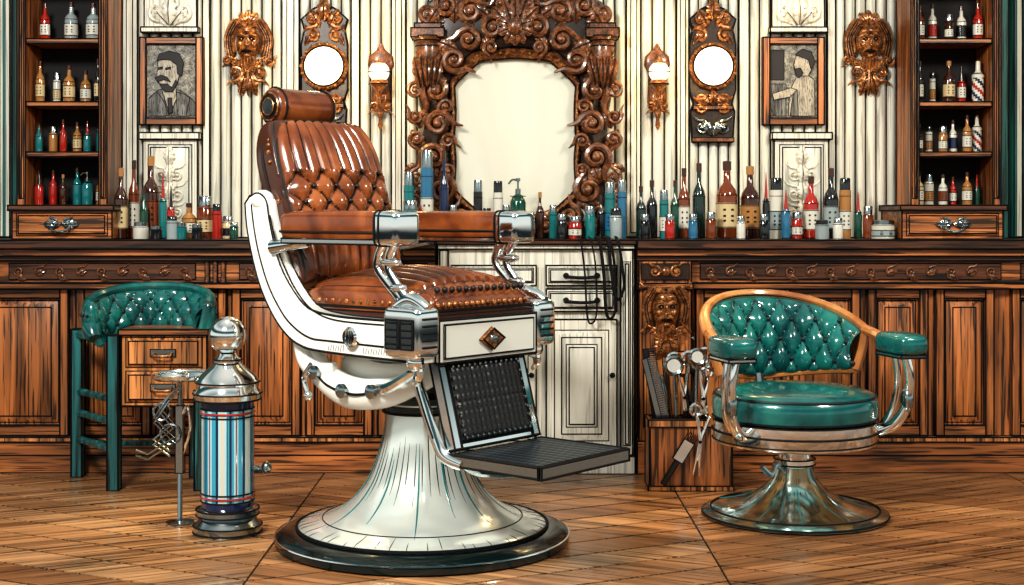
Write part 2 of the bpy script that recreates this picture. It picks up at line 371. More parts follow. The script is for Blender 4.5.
# vanity
b=B('vanity_cabinet'); x0,x1=ex(438,0),ex(634,0); vy=-.03
b.box(x0,x1,vy,WY-.035,.06,.975,WHS); b.box(x0-.004,x1+.004,vy-.035,WY-.035,.976,.993,WD); b.box(x0,x1,vy-.02,vy,.955,.975,WHS)
b.box(x0,x1,vy-.03,vy,0,.075,WHS); b.box(x0,x1,vy+.01,WY-.05,.0,.06,WHS,0)
b.box(x0+.01,x0+.045,vy-.012,vy,.09,.95,WHS); b.box(x1-.06,x1-.01,vy-.02,vy,.08,.95,WHS); b.field(x1-.05,x1-.02,vy-.03,vy-.02,.12,.9,WHT,.008)
for (pa,pb) in((452,536),(546,616)):
    xa,xb=ex(pa,0),ex(pb,0)
    for z0,z1 in((.80,.885),(.69,.785)):
        b.box(xa,xb,vy-.018,vy,z0,z1,WHS); b.field(xa+.012,xb-.012,vy-.026,vy-.018,z0+.012,z1-.012,WHT,.006)
        xm=(xa+xb)/2; zm=(z0+z1)/2
        b.tube([(xm-.07,vy-.02,zm),(xm-.06,vy-.05,zm-.004),(xm,vy-.058,zm-.008),(xm+.06,vy-.05,zm-.004),(xm+.07,vy-.02,zm)],.0075,INK)
        for sx in(-1,1): b.lathe((0,0,0),[(.013,0),(.013,.008),(.005,.012)],INK,10,M=Matrix.Translation((xm+sx*.066,vy-.024,zm))@Matrix.Rotation(pi/2,4,'X'))
    b.box(xa,xb,vy-.018,vy,.10,.655,WHS); b.field(xa+.035,xb-.035,vy-.028,vy-.018,.14,.61,WHS,.03); b.field(xa+.085,xb-.085,vy-.034,vy-.028,.20,.55,WHT,.012)
    b.ell((xb-.02,vy-.035,.42),.012,INK)
b.obj()
b=B('leather_strop')
for px,dz,wd in((585,.32,.006),(604,.30,.010),(612,.22,.010)):
    x=ex(px,-.1); 
    b.tube([(x-.03,.02,1.004),(x-.02,-.05,1.004),(x-.015,-.085,.98),(x,-.09,.85),(x+.01,-.09,.993-dz),(x+.03,-.09,.993-dz-.03),(x+.05,-.09,.993-dz+.02),(x+.045,-.09,.88),(x+.03,-.088,.975),(x+.02,-.05,1.004),(x+.03,.03,1.004)],wd*.8,INK,flat=.5)
b.obj()

# ---------------------------------------------------------------- bottles
def bottle(b,x,y,z,h,r,c,kind='w',lab=None):
    m=C[c]; L=C[lab] if lab else None; sg=14
    if kind=='w': prof=[(r*.9,0),(r,.03*h),(r,.55*h),(r*.85,.63*h),(r*.36,.72*h),(r*.32,.9*h)]; b.lathe((x,y,z),prof,m,sg); b.lathe((x,y,z),[(r*.42,.88*h),(r*.42,.995*h),(r*.3,h)],C['d'] if c!='d' else C['y'],10)
    elif kind=='j': b.lathe((x,y,z),[(r*.95,0),(r,.05*h),(r,.7*h),(r*.8,.78*h)],m,sg); b.lathe((x,y,z),[(r*.88,.76*h),(r*.88,.97*h),(r*.8,h)],STEEL if c!='s' else C['k'],sg)
    elif kind=='c': b.lathe((x,y,z),[(r*.9,0),(r,.04*h),(r,.5*h),(r*.7,.6*h)],m,sg); b.lathe((x,y,z),[(r*.5,.59*h),(r*.42,.68*h),(r*.08,h)],C['r'] if c!='r' else C['k'],10)
    elif kind=='p':
        b.lathe((x,y,z),[(r*.9,0),(r,.04*h),(r,.6*h),(r*.7,.7*h),(r*.3,.74*h)],m,sg); b.lathe((x,y,z),[(r*.34,.73*h),(r*.34,.82*h),(r*.12,.83*h),(r*.12,.94*h),(r*.3,.95*h),(r*.3,h)],STEEL,10)
        b.tube([(x,y,z+.96*h),(x-r*.7,y-.2*r,z+.97*h),(x-r*1.2,y-.3*r,z+.90*h)],r*.13,STEEL,6)
    elif kind=='t': b.lathe((x,y,z),[(r,0),(r,h*.80)],m,sg); b.lathe((x,y,z),[(r*.9,h*.80),(r*.9,h*.97),(r*.8,h)],STEEL if c in 'ktb' else C['k'],sg)
    elif kind=='s':
        cols=[C['r'],C['w'],C['n'],C['w']]
        nn=12; b.lathe((x,y,z),[(r*.95,h*.62*i/nn) for i in range(nn+1)],m,16,ang=lambda k,s,i:cols[((k+i)//2)%4]); b.lathe((x,y,z),[(r,h*.60),(r,h*.66),(r*.4,h*.76),(r*.35,h*.98),(r*.2,h)],C['w'],sg)
    if L and kind in 'wjcpt':
        b.lathe((x,y,z),[(r*1.03,h*.14),(r*1.03,h*.46)],L,sg); 
        for q in (.15,.45): b.ring((x,y,z+h*q),r*1.03,.0018,INK,seg=sg)
        for q in (.22,.28,.36): b.add([(x-r*.5,y-r*1.0,z+h*q),(x+r*.5,y-r*1.0,z+h*q),(x+r*.5,y-r*1.0,z+h*(q+.025)),(x-r*.5,y-r*1.0,z+h*(q+.025))],[(0,1,2,3)],INK)
    b.ring((x,y,z+.003),r*.92,.002,INK,seg=sg)
    q=.56 if kind in 'wc' else .7
    b.ring((x,y,z+h*q),r*.98,.0016,INK,seg=sg)
def group(name,items,y=.2,z=.9955):
    b=B(name)
    for it in items:
        px,top,w,c,k=it[:5]; lab=it[5] if len(it)>5 else None; yy=y+(it[6] if len(it)>6 else 0)
        x=ex(px,yy); h=ez(top,yy)-z; bottle(b,x,yy,z,h,en(w,yy)/2,c,k,lab)
    b.obj()
group('grooming_bottles',[(121,168,14,'d','w','c'),(134,160,11,'a','w','w',.08),(151,156,17,'d','w','a',.02),(163,172,8,'t','c'),(144,188,8,'g','w',None,-.06),(141,222,16,'w','j',None,-.08),(156,226,12,'k','j',None,-.14),(171,186,8,'r','c',None,-.1),(172,216,11,'s','t',None,-.14),(189,203,15,'y','w','w'),(181,222,12,'t','j',None,-.12),(205,196,16,'a','j','c'),(217,204,10,'r','t',None,-.03),(197,224,11,'k','j',None,-.13),(228,216,11,'c','j','k',-.02),(234,222,9,'g','j',None,-.1),(398,212,14,'k','j',None),(409,172,11,'t','t'),(410,200,16,'t','j','w',-.1),(427,150,13,'b','t','w'),(421,205,9,'n','c',None,-.1)])
group('grooming_bottles',[(444,150,9,'n','w',None,.02),(453,205,8,'k','t'),(478,180,9,'k','t','s'),(487,208,9,'s','j'),(498,181,10,'w','t','k'),(506,205,8,'a','j',None,-.08),(518,178,16,'g','p','c'),(530,212,9,'k','j',None,-.08),(540,192,8,'d','w'),(553,205,8,'t','t'),(562,214,10,'k','j',None,-.08),(575,216,13,'r','j','w',-.1),(590,206,11,'t','j',None,-.05),(601,195,8,'k','w'),(610,182,11,'t','t','b'),(622,180,9,'b','t',None,-.02),(616,208,12,'s','j',None,-.12)])
group('grooming_bottles',[(641,186,10,'dg','w'),(652,180,11,'k','w',None,.02),(645,214,9,'k','j',None,-.1),(664,190,9,'t','t','w'),(675,180,9,'g','w'),(670,214,10,'r','j',None,-.12),(684,168,12,'a','w','w'),(699,163,13,'dg','w'),(693,214,9,'b','j',None,-.12),(711,212,10,'a','j',None,-.1),(727,161,21,'a','w','c'),(750,166,19,'d','w','y'),(741,216,9,'w','j',None,-.13),(766,172,7,'k','c'),(776,178,13,'w','t','s'),(764,214,10,'k','j',None,-.12),(786,190,9,'b','c',None,-.05),(797,212,11,'r','j','w',-.04),(811,176,15,'r','w','w'),(831,168,15,'k','w','s'),(845,178,12,'y','t','w'),(858,192,8,'g','c'),(822,220,14,'s','j',None,-.14),(838,218,10,'w','j',None,-.14),(868,206,10,'a','j',None,-.02),(883,220,25,'w','j','s',-.03)])

# ---------------------------------------------------------------- shelf cabinets
def shelfcab(pa,pb,da,db,rows):
    b=B('bottle_shelf_cabinet'); yf=.17; x0,x1=ex(pa,yf),ex(pb,yf); st=.036; zb=1.143; zt=2.35
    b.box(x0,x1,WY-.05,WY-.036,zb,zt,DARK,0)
    for xa,xb in((x0,x0+st),(x1-st,x1)): b.box(xa,xb,yf,WY-.05,zb,zt,WV); b.field(xa+.008,xb-.008,yf-.008,yf,zb+.03,zt-.03,WL,.006)
    for z in(1.60,1.378,1.878,2.15): b.box(x0+st,x1-st,yf+.01,WY-.05,z-.02,z,WH)
    b.box(x0,x1,yf,WY-.04,zt,zt+.04,WH)
    xa,xb=ex(da,.08),ex(db,.08)
    b.box(xa,xb,.08,WY-.04,.9955,1.12,WH,.0035); b.box(xa-.012,xb+.012,.06,WY-.04,1.12,1.142,WD); b.field(xa+.02,xb-.02,.072,.08,1.010,1.107,WH,.01)
    xm=(xa+xb)/2
    for sx in(-1,1):
        b.scroll(xm+sx*.03,.06,1.066,.018,pi/2,sx,.006,STEEL); b.leaf(xm,.07,1.06,.075,(0 if sx>0 else pi),STEEL,.3)
    b.tube([(xm-.045,.065,1.055),(xm-.03,.04,1.035),(xm,.035,1.028),(xm+.03,.04,1.035),(xm+.045,.065,1.055)],.005,STEEL)
    for i_,(z,items) in enumerate(zip((1.878,1.60,1.378,1.1425),rows)):
        n=len(items); wi=(x1-x0-2*st); 
        for i,(c,k,h,w,lab) in enumerate(items):
            x=x0+st+wi*(i+.5)/n; bottle(b,x,.27+.03*(i%2),z,h,w,c,k,lab)
    b.obj()
shelfcab(17,107,12,112,[
 [('r','w',.17,.022,'w'),('s','w',.18,.030,'w'),('s','w',.17,.032,'w')],
 [('y','w',.19,.020,'c'),('w','j',.14,.017,'c'),('y','w',.17,.026,'c'),('y','w',.15,.024,'w'),('k','w',.20,.018,'c')],
 [('t','w',.13,.016,None),('y','j',.12,.02,None),('r','w',.15,.015,None),('y','w',.14,.02,'c'),('t','c',.14,.016,None),('t','j',.13,.022,None)],
 [('r','c',.16,.02,None),('r','w',.16,.018,None),('d','w',.14,.016,None),('t','w',.17,.02,None),('t','p',.15,.024,None),('y','w',.14,.024,'w')]])
shelfcab(911,1001,902,1003,[
 [('a','w',.16,.02,'w'),('w','w',.17,.02,'r'),('d','j',.12,.019,'w'),('w','w',.16,.022,'k'),('r','w',.17,.022,'w')],
 [('k','w',.19,.016,'w'),('w','t',.14,.014,'y'),('d','w',.19,.026,'c'),('r','c',.17,.02,'w'),('r','s',.19,.028,None)],
 [('d','w',.13,.018,'w'),('w','t',.12,.016,'y'),('y','j',.12,.019,'w'),('w','w',.15,.018,'n'),('y','w',.17,.02,'w'),('b','s',.17,.024,None)],
 [('c','w',.15,.022,'w'),('w','j',.14,.022,'y'),('w','w',.14,.02,'a'),('r','w',.13,.016,'w'),('y','w',.15,.022,'w'),('g','c',.14,.014,None)]])

# ---------------------------------------------------------------- portraits
def frame(b,x0,x1,z0,z1,y,w=.030):
    b.box(x0,x0+w,y-.03,y,z0,z1,WV); b.box(x1-w,x1,y-.03,y,z0,z1,WV); b.box(x0+w,x1-w,y-.03,y,z1-w,z1,WH); b.box(x0+w,x1-w,y-.03,y,z0,z0+w,WH)
    b.box(x0+w*.55,x1-w*.55,y-.012,y-.004,z0+w*.55,z1-w*.55,INK,0)
    b.box(x0+w+.002,x1-w-.002,y-.016,y-.010,z0+w+.002,z1-w-.002,PAPER,0)
def shape(b,pts,y,m,pc,yy=WY): b.prism([(ex(p[0],yy-.05),ez(p[1],yy-.05)) for p in pts],y,y+.0015,m,.0014)
y=WY-.033
b=B('framed_portrait'); frame(b,ex(141,y),ex(204,y),ez(125,y),ez(38,y),y); yy=y-.018
shape(b,[(149,116),(149,98),(158,90),(166,88),(180,90),(190,97),(196,104),(196,116)],yy,PM,0)
shape(b,[(149,116),(149,99),(157,91),(163,100),(170,116)],yy-.002,PM,0); shape(b,[(178,116),(176,92),(184,94),(190,98),(186,116)],yy-.002,PM,0)
shape(b,[(162,90),(167,86),(176,88),(177,98),(170,114)],yy-.003,PL,0); shape(b,[(168,98),(172,98),(173,112),(169,114)],yy-.005,PD,0)
shape(b,[(158,62),(162,57),(172,55),(179,60),(180,72),(178,82),(172,89),(164,88),(159,82),(156,75),(158,70)],yy-.004,PL,0)
shape(b,[(157,61),(160,54),(170,51),(180,54),(184,63),(182,76),(178,74),(177,65),(170,60),(162,60)],yy-.006,PD,0)
shape(b,[(155,78),(161,75),(167,77),(171,82),(164,80),(158,82)],yy-.006,PD,0); shape(b,[(160,84),(168,84),(172,88),(176,80),(178,83),(173,92),(165,92)],yy-.006,PD,0)
for p in(160,168): shape(b,[(p-2,68),(p+3,67),(p+3,69),(p-2,70)],yy-.006,PD,0)
b.obj()
b=B('framed_portrait'); frame(b,ex(762,y),ex(823,y),ez(125,y),ez(38,y),y)
shape(b,[(770,116),(770,84),(786,84),(786,116)],yy,PM,0); shape(b,[(770,80),(770,50),(784,50),(784,80)],yy,PD,0)
shape(b,[(788,116),(790,90),(796,78),(806,74),(814,80),(815,116)],yy-.002,PL,0); shape(b,[(790,116),(793,94),(797,90),(798,116)],yy-.004,PM,0)
shape(b,[(772,94),(790,88),(797,90),(790,97),(774,100)],yy-.005,PL,0)
shape(b,[(796,56),(804,53),(811,57),(812,68),(808,76),(800,76),(796,70),(793,66)],yy-.004,PL,0); shape(b,[(795,55),(802,49),(811,52),(815,62),(811,70),(808,60),(801,57)],yy-.006,PD,0)
shape(b,[(794,69),(800,68),(803,73),(799,78),(796,76)],yy-.006,PD,0)
b.obj()

# ---------------------------------------------------------------- round lamps in ornate plaques
def plaque(pc,yb):
    b=B('carved_lamp_plaque'); y=WY-.036; x=ex(pc,y); 
    def P(dx,py): return (x+en(dx,y),ez(py,y))
    b.prism([P(*q) for q in((-20,yb),(20,yb),(22,yb-30),(19,yb-38),(23,90),(23,45),(20,30),(23,20),(12,10),(0,4),(-12,10),(-23,20),(-20,30),(-23,45),(-23,90),(-19,yb-38),(-22,yb-30))],y-.02,y,WCd,.004)
    cz=ez(67,y); M=Matrix.Translation((x,y-.02,cz))@Matrix.Rotation(pi/2,4,'X')
    b.lathe((0,0,0),[(.108,0),(.108,.02),(.098,.03),(.09,.022)],BRZ,32,M=M)
    b.lathe((0,0,0),[(.088,.0),(.088,.026),(.06,.036),(.0,.042)],LAMP,32,M=M)
    for k in range(18):
        a=2*pi*k/18; b.ell((x+.103*cos(a),y-.05,cz+.103*sin(a)),.008,BRZ,6,4)
    b.ring((x,y-.046,cz),.091,.004,INK,ax='y')
    for sx in(-1,1):
        for py,r,a in((20,.035,-pi/2),(36,.03,pi/2),(100,.028,-pi/2),(108,.03,pi/2)): b.scroll(x+sx*.055,y-.025,ez(py,y),r,a,sx*(1 if a>0 else -1),.010,BRZ)
        b.leaf(x+sx*.02,y-.02,ez(28,y),.09,pi/2-sx*.5,BRZ,.3); b.leaf(x+sx*.015,y-.02,ez(94,y),.08,-pi/2+sx*.6,BRZ,.3)
        b.leaf(x+sx*.09,y-.02,ez(80,y),.09,pi/2+sx*.2,WC,.2); b.leaf(x+sx*.09,y-.02,ez(46,y),.08,pi/2+sx*.5,WC,.2)
        b.scroll(x+sx*.05,y-.025,ez(yb-14,y),.032,pi/2,sx,.008,STEEL); b.leaf(x,y-.02,ez(yb-5,y),.09,pi/2-sx*.5,STEEL,.25)
    b.leaf(x,y-.03,ez(22,y),.10,pi/2,BRZ,.35); b.leaf(x,y-.03,ez(106,y),.07,pi/2,BRZ,.3)
    b.box(x-.095,x+.095,y-.035,y-.019,ez(yb,y),ez(yb-4,y),WC,.002); b.box(x-.09,x+.09,y-.035,y-.019,ez(yb-32,y),ez(yb-36,y),WC,.002)
    b.obj()
plaque(325,140); plaque(712,142)
def sconce(pc):
    b=B('globe_sconce_lamp'); y=WY-.036; x=ex(pc,y); z=ez(74,y)
    b.lathe((x,y,z-.16),[(.03,0),(.045,.03),(.04,.16),(.06,.20),(.055,.24),(.02,.27),(.004,.30)],WC,16,M=Matrix.Translation((0,y,0))@Matrix.Scale(.25,4,(0,1,0))@Matrix.Translation((0,-y,0)))
    b.ell((x,y-.09,z),(.046,.046,.046),LAMP,24,16); b.ring((x,y-.09,z),.0475,.0028,INK,seg=32); 
    b.lathe((x,y-.09,z-.085),[(.01,-.03),(.014,0),(.03,.018),(.045,.03),(.034,.05)],BRZ,16,rings=[3])
    b.lathe((x,y-.09,z+.038),[(.030,0),(.026,.010),(.008,.018),(.002,.034)],BRZ,14)
    b.tube([(x,y-.09,z-.09),(x,y-.09,z-.14),(x,y-.05,z-.17),(x,y-.01,z-.14),(x,y-.01,z-.10)],.008,BRZ)
    b.ell((x,y-.014,z-.12),(.035,.012,.05),BRZ,12,8)
    b.lathe((x,y-.03,z-.26),[(.002,0),(.012,.02),(.008,.05),(.02,.09),(.012,.12),(.018,.14)],BRZ,12)
    for sx in(-1,1): b.scroll(x+sx*.03,y-.03,z-.15,.022,-pi/2,-sx,.007,BRZ)
    b.obj()
sconce(381); sconce(657)

# ---------------------------------------------------------------- ornate mirror
b=B('ornate_mirror'); y0=WY-.036; cx=ex(515,y0); cz=ez(138,y0); N=144
ri=[];ro=[]
for k in range(N):
    a=2*pi*k/N; c_,s_=cos(a),sin(a)
    q=min(.272/max(.01,abs(c_)),.355/max(.01,abs(s_)),.455/(abs(c_)*.92+abs(s_)*.88+1e-6)); q*=1+.012*cos(8*a)
    ri.append(q)
    e=7; q=1/((abs(c_)/.43)**e+(abs(s_)/.66)**e)**(1/e)
    q*=1+.03*cos(11*a+.5*pi)
    if s_<0: q=min(q,(.475)/max(.01,-s_))
    ro.append(q)
layers=[(0,-.02),(0,-.055),(.08,-.075),(.16,-.05),(.5,-.085),(.8,-.06),(.95,-.05),(1,0)]
vs=[];fs=[]
for t,dy in layers:
    for k in range(N):
        a=2*pi*k/N; r=ri[k]*(1-t)+ro[k]*t; vs.append((cx+r*cos(a),y0+dy,cz+r*sin(a)))
ms=[]
for i in range(len(layers)-1):
    for k in range(N): fs.append((i*N+k,i*N+(k+1)%N,(i+1)*N+(k+1)%N,(i+1)*N+k)); ms.append([BRZ,BRZ,WC,WCd,WCd,WCd,WCd][i])
b.add(vs,fs,ms)
b.add([(cx+(ri[k]+.01)*cos(2*pi*k/N),y0-.025,cz+(ri[k]+.01)*sin(2*pi*k/N)) for k in range(N)],[tuple(range(N))],GLS)
for q in(0,.16): b.tube([(cx+(ri[k]*(1-q)+ro[k]*q)*cos(2*pi*k/N),y0-.056,cz+(ri[k]*(1-q)+ro[k]*q)*sin(2*pi*k/N)) for k in range(0,N,2)],.004,INK,5,True,smooth=0)
for k in range(0,N,2):
    a=2*pi*k/N; r=ri[k]*.92+ro[k]*.08; b.ell((cx+r*cos(a),y0-.078,cz+r*sin(a)),.0065,BRZ,6,4)
yy=y0-.085
big=[(78,92,17,-.5,1),(76,125,15,2.6,-1),(80,158,17,-.6,1),(72,190,16,2.4,1),(54,216,13,1.0,-1),(84,214,13,.2,-1),(30,226,10,1.2,1),
 (60,62,15,-2.0,1),(46,42,15,.6,1),(22,30,15,2.8,-1),(44,14,15,2.2,-1),(68,8,13,0.2,-1),(14,6,10,.4,1),(98,92,10,1.6,-1),(97,140,10,-1.2,1),(97,178,10,1.2,-1),(24,50,9,-1,1),(95,68,9,2,1),(68,108,9,0,1),(66,142,9,3,-1),(66,172,9,0,1),(98,118,9,.3,-1),(99,200,9,.3,-1)]
for dx,py,r,a,d in big:
    for sx in(-1,1):
        aa=a if sx>0 else pi-a
        b.scroll(cx+sx*en(dx,y0),yy-.005,ez(py,y0),en(r,y0)*.8,aa,d*sx,en(r,y0)*.23,WC,1.5)
lv=[(70,100,26,1.3),(88,110,20,-1.2),(72,135,26,1.7),(90,150,22,1.0),(70,170,24,-1.4),(84,185,22,1.9),(60,200,26,-.3),(44,222,22,2.7),(70,226,22,-.2),(64,75,26,1.1),(56,52,26,.4),(40,28,28,.9),(34,52,20,2.3),(24,20,26,.6),(60,26,24,1.6),(30,8,24,1.0),(80,35,20,1.9),(92,120,16,.3),(94,165,16,-.4),(90,200,18,.9),(12,232,18,.4),(66,118,14,-1.0),(66,152,14,1.0),(66,186,14,-1.0)]
for dx,py,l,a in lv:
    for sx in(-1,1): b.leaf(cx+sx*en(dx,y0),yy+.015,ez(py,y0),en(l,y0),a if sx>0 else pi-a,WC,.32)
for a in(-.75,-.35,0,.35,.75): b.leaf(cx,yy-.005-(.01 if abs(a)<.3 else 0),ez(34,y0),en(32,y0),pi/2+a,WC,.26,5)
for a in(-1.9,-1.2,-.5,0,.5,1.2,1.9): b.leaf(cx,yy-.03,ez(30,y0),en(18,y0),-pi/2+a,WC,.35,3)
b.ell((cx,yy-.04,ez(30,y0)),(.04,.03,.045),WC); b.leaf(cx,yy,ez(222,y0),.09,pi/2,WC,.4); 
for a in(-.8,0,.8): b.leaf(cx,yy,ez(214,y0),.08,-pi/2+a,WC,.35)
for sx in(-1,1):
    vx=cx+sx*en(86,y0)
    b.lathe((vx,yy+.02,ez(92,y0)),[(.02,-.05),(.012,-.02),(.02,0),(.032,.05),(.045,.12),(.058,.2),(.052,.215),(.062,.225),(.066,.245),(.05,.25)],WC,16,rings=[5,7,8])
    for k in range(-2,3): b.leaf(vx+k*.016,yy-.03+.01*abs(k),ez(90,y0),.14,pi/2-k*.1,WC,.16,3)
    b.box(vx-.075,vx+.075,yy-.03,y0,ez(40,y0),ez(31,y0),WC,.003); b.box(vx-.06,vx+.06,yy-.02,y0,ez(31,y0),ez(26,y0),WC,.003)
    b.scroll(vx,yy,ez(16,y0),.04,-pi/2,sx,.013,WC); b.leaf(vx,yy,ez(26,y0),.1,pi/2+sx*.6,WC,.35)
b.obj()

# ---------------------------------------------------------------- MAIN BARBER CHAIR
A=math.radians(40); bx,by=-.302,-1.26
b=B('barber_chair'); b.M=Matrix.Translation((bx,by,0))@Matrix.Rotation(-A,4,'Z')
b.lathe((0,0,0),[(.47,0),(.495,.006),(.495,.025),(.475,.04),(.43,.052),(.40,.056)],BLK,64)
b.ring((0,0,.030),.495,.003,CHR,seg=64)
ped=[(.425,.054),(.405,.066),(.35,.080),(.29,.105),(.235,.145),(.19,.20),(.162,.26),(.140,.33),(.128,.40),(.124,.44)]
b.lathe((0,0,0),[(q.x,q.z) for q in cr([(r,0,z) for r,z in ped],3)],ENC,96)
b.strokes((0,0,0),ped,46,.0016,INK,R,.02,.30); b.strokes((0,0,0),ped,44,.0019,INK,R,.42,1.0); b.strokes((0,0,0),ped,12,.0035,C['t'],R,.2,1.0)  # ink and teal strokes imitate dark reflections in the enamel
b.ring((0,0,.058),.422,.006,INK,seg=64); b.ring((0,0,.085),.337,.002,INK,seg=64)
b.lathe((0,0,0),[(.132,.44),(.138,.445),(.138,.462),(.128,.468),(.138,.472),(.138,.49),(.11,.50)],BLK,48); b.ring((0,0,.44),.134,.005,INK,seg=48); b.ring((0,0,.467),.132,.004,CHR,seg=48)
b.lathe((0,0,0),[(.085,.49),(.085,.53),(.10,.56),(.16,.585),(.20,.62)],BLK,32)
UM=b.M@Matrix.Translation((-.012,0,0))@Matrix.Diagonal((.98,.84,1,1)); b.M=UM
b.ell((-.03,0,.585),(.24,.24,.055),ENA,28,14,e=.6)
b.tube([(-.31,-.25,.63),(-.24,-.27,.565),(-.10,-.28,.515),(.04,-.25,.52),(.14,-.18,.56),(.2,-.10,.60)],[.035,.05,.055,.05,.04,.03],ENA,14)
b.tube([(-.30,-.31,.615),(-.24,-.315,.575),(-.16,-.33,.535),(-.04,-.33,.515),(.06,-.29,.53)],.005,INK,6)
b.tube([(-.36,-.27,.68),(-.31,-.29,.61),(-.24,-.30,.575),(-.16,-.29,.59)],[.03,.034,.034,.02],ENA,12)
b.tube([(-.24,-.33,.60),(-.27,-.34,.55),(-.25,-.34,.50)],[.012,.010,.009],CHR); b.ell((-.25,-.34,.495),.018,CHR)
b.tube([(.00,-.28,.53),(.10,-.30,.545),(.20,-.28,.60)],[.02,.018,.016],CHR)
for u,w,z in((-.22,-.335,.575),(-.08,-.338,.525),(.04,-.315,.53)): b.lathe((0,0,0),[(.024,0),(.024,.015),(.012,.022)],STEEL,14,M=Matrix.Translation((u,w,z))@Matrix.Rotation(pi/2,4,'X'))
b.box(-.32,.27,-.28,.28,.65,.775,ENA,.003); b.box(-.33,.30,-.285,.285,.76,.785,LEAD,.003)
outer=[(-.575,1.14),(-.565,1.06),(-.54,.97),(-.50,.87),(-.45,.79),(-.38,.715),(-.29,.665),(-.15,.648),(.30,.64)]
inner=[(.30,.765),(.05,.765),(-.12,.77),(-.24,.79),(-.32,.85),(-.385,.93),(-.42,1.01),(-.445,1.09),(-.46,1.15),(-.50,1.175),(-.55,1.165)]
oc=[(p.x,p.y) for p in cr([(a,c,0) for a,c in outer],4)]; ic=[(p.x,p.y) for p in cr([(a,c,0) for a,c in inner],4)]
for sg in(-1,1):
    w0,w1=(-.35,-.285) if sg<0 else(.285,.35)
    b.prism(oc+ic,w0,w1,ENA,.0042)
    wf=w0-.006 if sg<0 else w1+.006; iw=wf+.006*(1 if sg<0 else -1)
    mid=[((a[0]*.7+c[0]*.3),(a[1]*.7+c[1]*.3)) for a,c in zip([outer[i] for i in(0,1,2,3,4,5,6)],[(-.455,1.13),(-.43,1.04),(-.40,.96),(-.35,.88),(-.30,.83),(-.24,.79),(-.12,.755)])]
    b.tube([(p[0],iw,p[1]) for p in mid]+[(-.12,iw,.685),(.2,iw,.68)],.0035,INK,6)
    b.tube([(-.44,iw,1.10),(-.405,iw,1.0),(-.36,iw,.92),(-.30,iw,.845),(-.22,iw,.785),(-.1,iw,.755),(.15,iw,.75)],.003,INK,6)
    for k in range(26):
        u=-.14+.012*k
        if abs(u+.02)>.045: b.seg((u,iw,.655),(u+.004,iw,.655+.012+.010*R.random()),.0013,INK)
    for u,z in((-.02,.705),): 
        M=Matrix.Translation((u,wf,z))@Matrix.Rotation(pi/2*(1 if sg<0 else -1),4,'X'); b.lathe((0,0,0),[(.034,-.01),(.034,.012),(.028,.02),(.026,.012),(.0,.014)],CHR,24,M=M)
        for k in range(6): b.seg((u-.02+.008*k,wf-.016*(1 if sg<0 else -1),z-.02),(u-.02+.008*k,wf-.016*(1 if sg<0 else -1),z+.02),.0018,INK)
    b.ell((-.51,(w0+w1)/2,1.15),(.05,.044,.038),ENA,16,10)
    b.tube([(-.42,w0 if sg<0 else w1,.99),(-.33,w0*1.03 if sg<0 else w1*1.03,1.0),(-.24,w0 if sg<0 else w1,1.01)],[.028,.02,.018],CHR,10)
    wm=-.345*(-sg)
    b.ell((-.09,wm,1.065),(.255,.066,.050),LEA,40,18,e=.42,e2=.3)
    b.tube([(-.09+.257*sp(cos(t),.3),wm+.068*sp(sin(t),.3),1.045) for t in[2*pi*k/40 for k in range(40)]],.0045,LEAS,5,True,smooth=0)
    b.box(-.33,.18,wm-.055,wm+.055,1.006,1.022,CHR,.003)
    b.ell((.175,wm,1.058),(.058,.072,.056),CHR,24,14,e=.35,e2=.35)
    for q in(.135,.155): b.tube([(q,wm+.072*sp(cos(t),.4),1.058+.056*sp(sin(t),.4)) for t in[2*pi*k/24 for k in range(24)]],.004,INK,5,True,smooth=0)
    for q,o in((0,.0),(1,.05)):
        b.tube([(.17-o,wm,1.01),(.145-o,wm,.97),(.14-o,wm,.93),(.175-o*.8,wm,.885),(.215-o*.5,wm,.84),(.235-o*.3,wm,.79)],[.02,.016,.014,.015,.017,.02],CHR,10)
        b.tube([(.148-o,wm-.015,.97),(.143-o,wm-.014,.93),(.178-o*.8,wm-.015,.885),(.218-o*.5,wm-.016,.84)],.003,INK,5)
    b.ell((.15,wm,.95),(.05,.022,.016),CHR,12,8); b.ell((.185,wm,.87),(.04,.024,.016),CHR,12,8)
    c0=.165;c1=.325; zt=.815; zb=.655
    b.ell(((c0+c1)/2,wm,(zt+zb)/2),((c1-c0)/2,.066,(zt-zb)/2),CHR,32,20,e=.28,e2=.28)
    for sd in(-1,1):
        ww=wm+sd*.067
        b.box(c0+.022,c0+.075,ww-.004,ww+.004,zb+.03,zt-.04,STEEL,.003)
        b.box(c0+.09,c0+.14,ww-.004,ww+.004,zb+.03,zt-.04,STEEL,.003)
        for k in range(4): b.seg((c0+.027,ww+sd*.006,zb+.045+.022*k),(c0+.07,ww+sd*.006,zb+.045+.022*k),.003,INK); b.seg((c0+.095,ww+sd*.006,zb+.045+.022*k),(c0+.135,ww+sd*.006,zb+.045+.022*k),.003,INK)
    for k in range(5): b.seg((c1+.002,wm-.035,zb+.035+.022*k),(c1+.002,wm+.035,zb+.035+.022*k),.0035,INK)
    b.tube([(c0+.01,wm,zt-.01),(c0+.08,wm,zt+.02),(c1-.01,wm,zt-.01)],[.02,.026,.02],CHR,10)
    b.ell((.265,wm,.64),(.035,.035,.03),CHR,12,8); b.tube([(.27,wm,.64),(.28,wm,.60),(.26,wm,.57)],[.02,.014,.008],CHR)
b.box(.30,.318,-.285,.285,.635,.77,ENA,.0045); b.box(.318,.325,-.26,.26,.65,.755,ENA,.003)
dm=[(0,.033),(.062,0),(0,-.033),(-.062,0)]
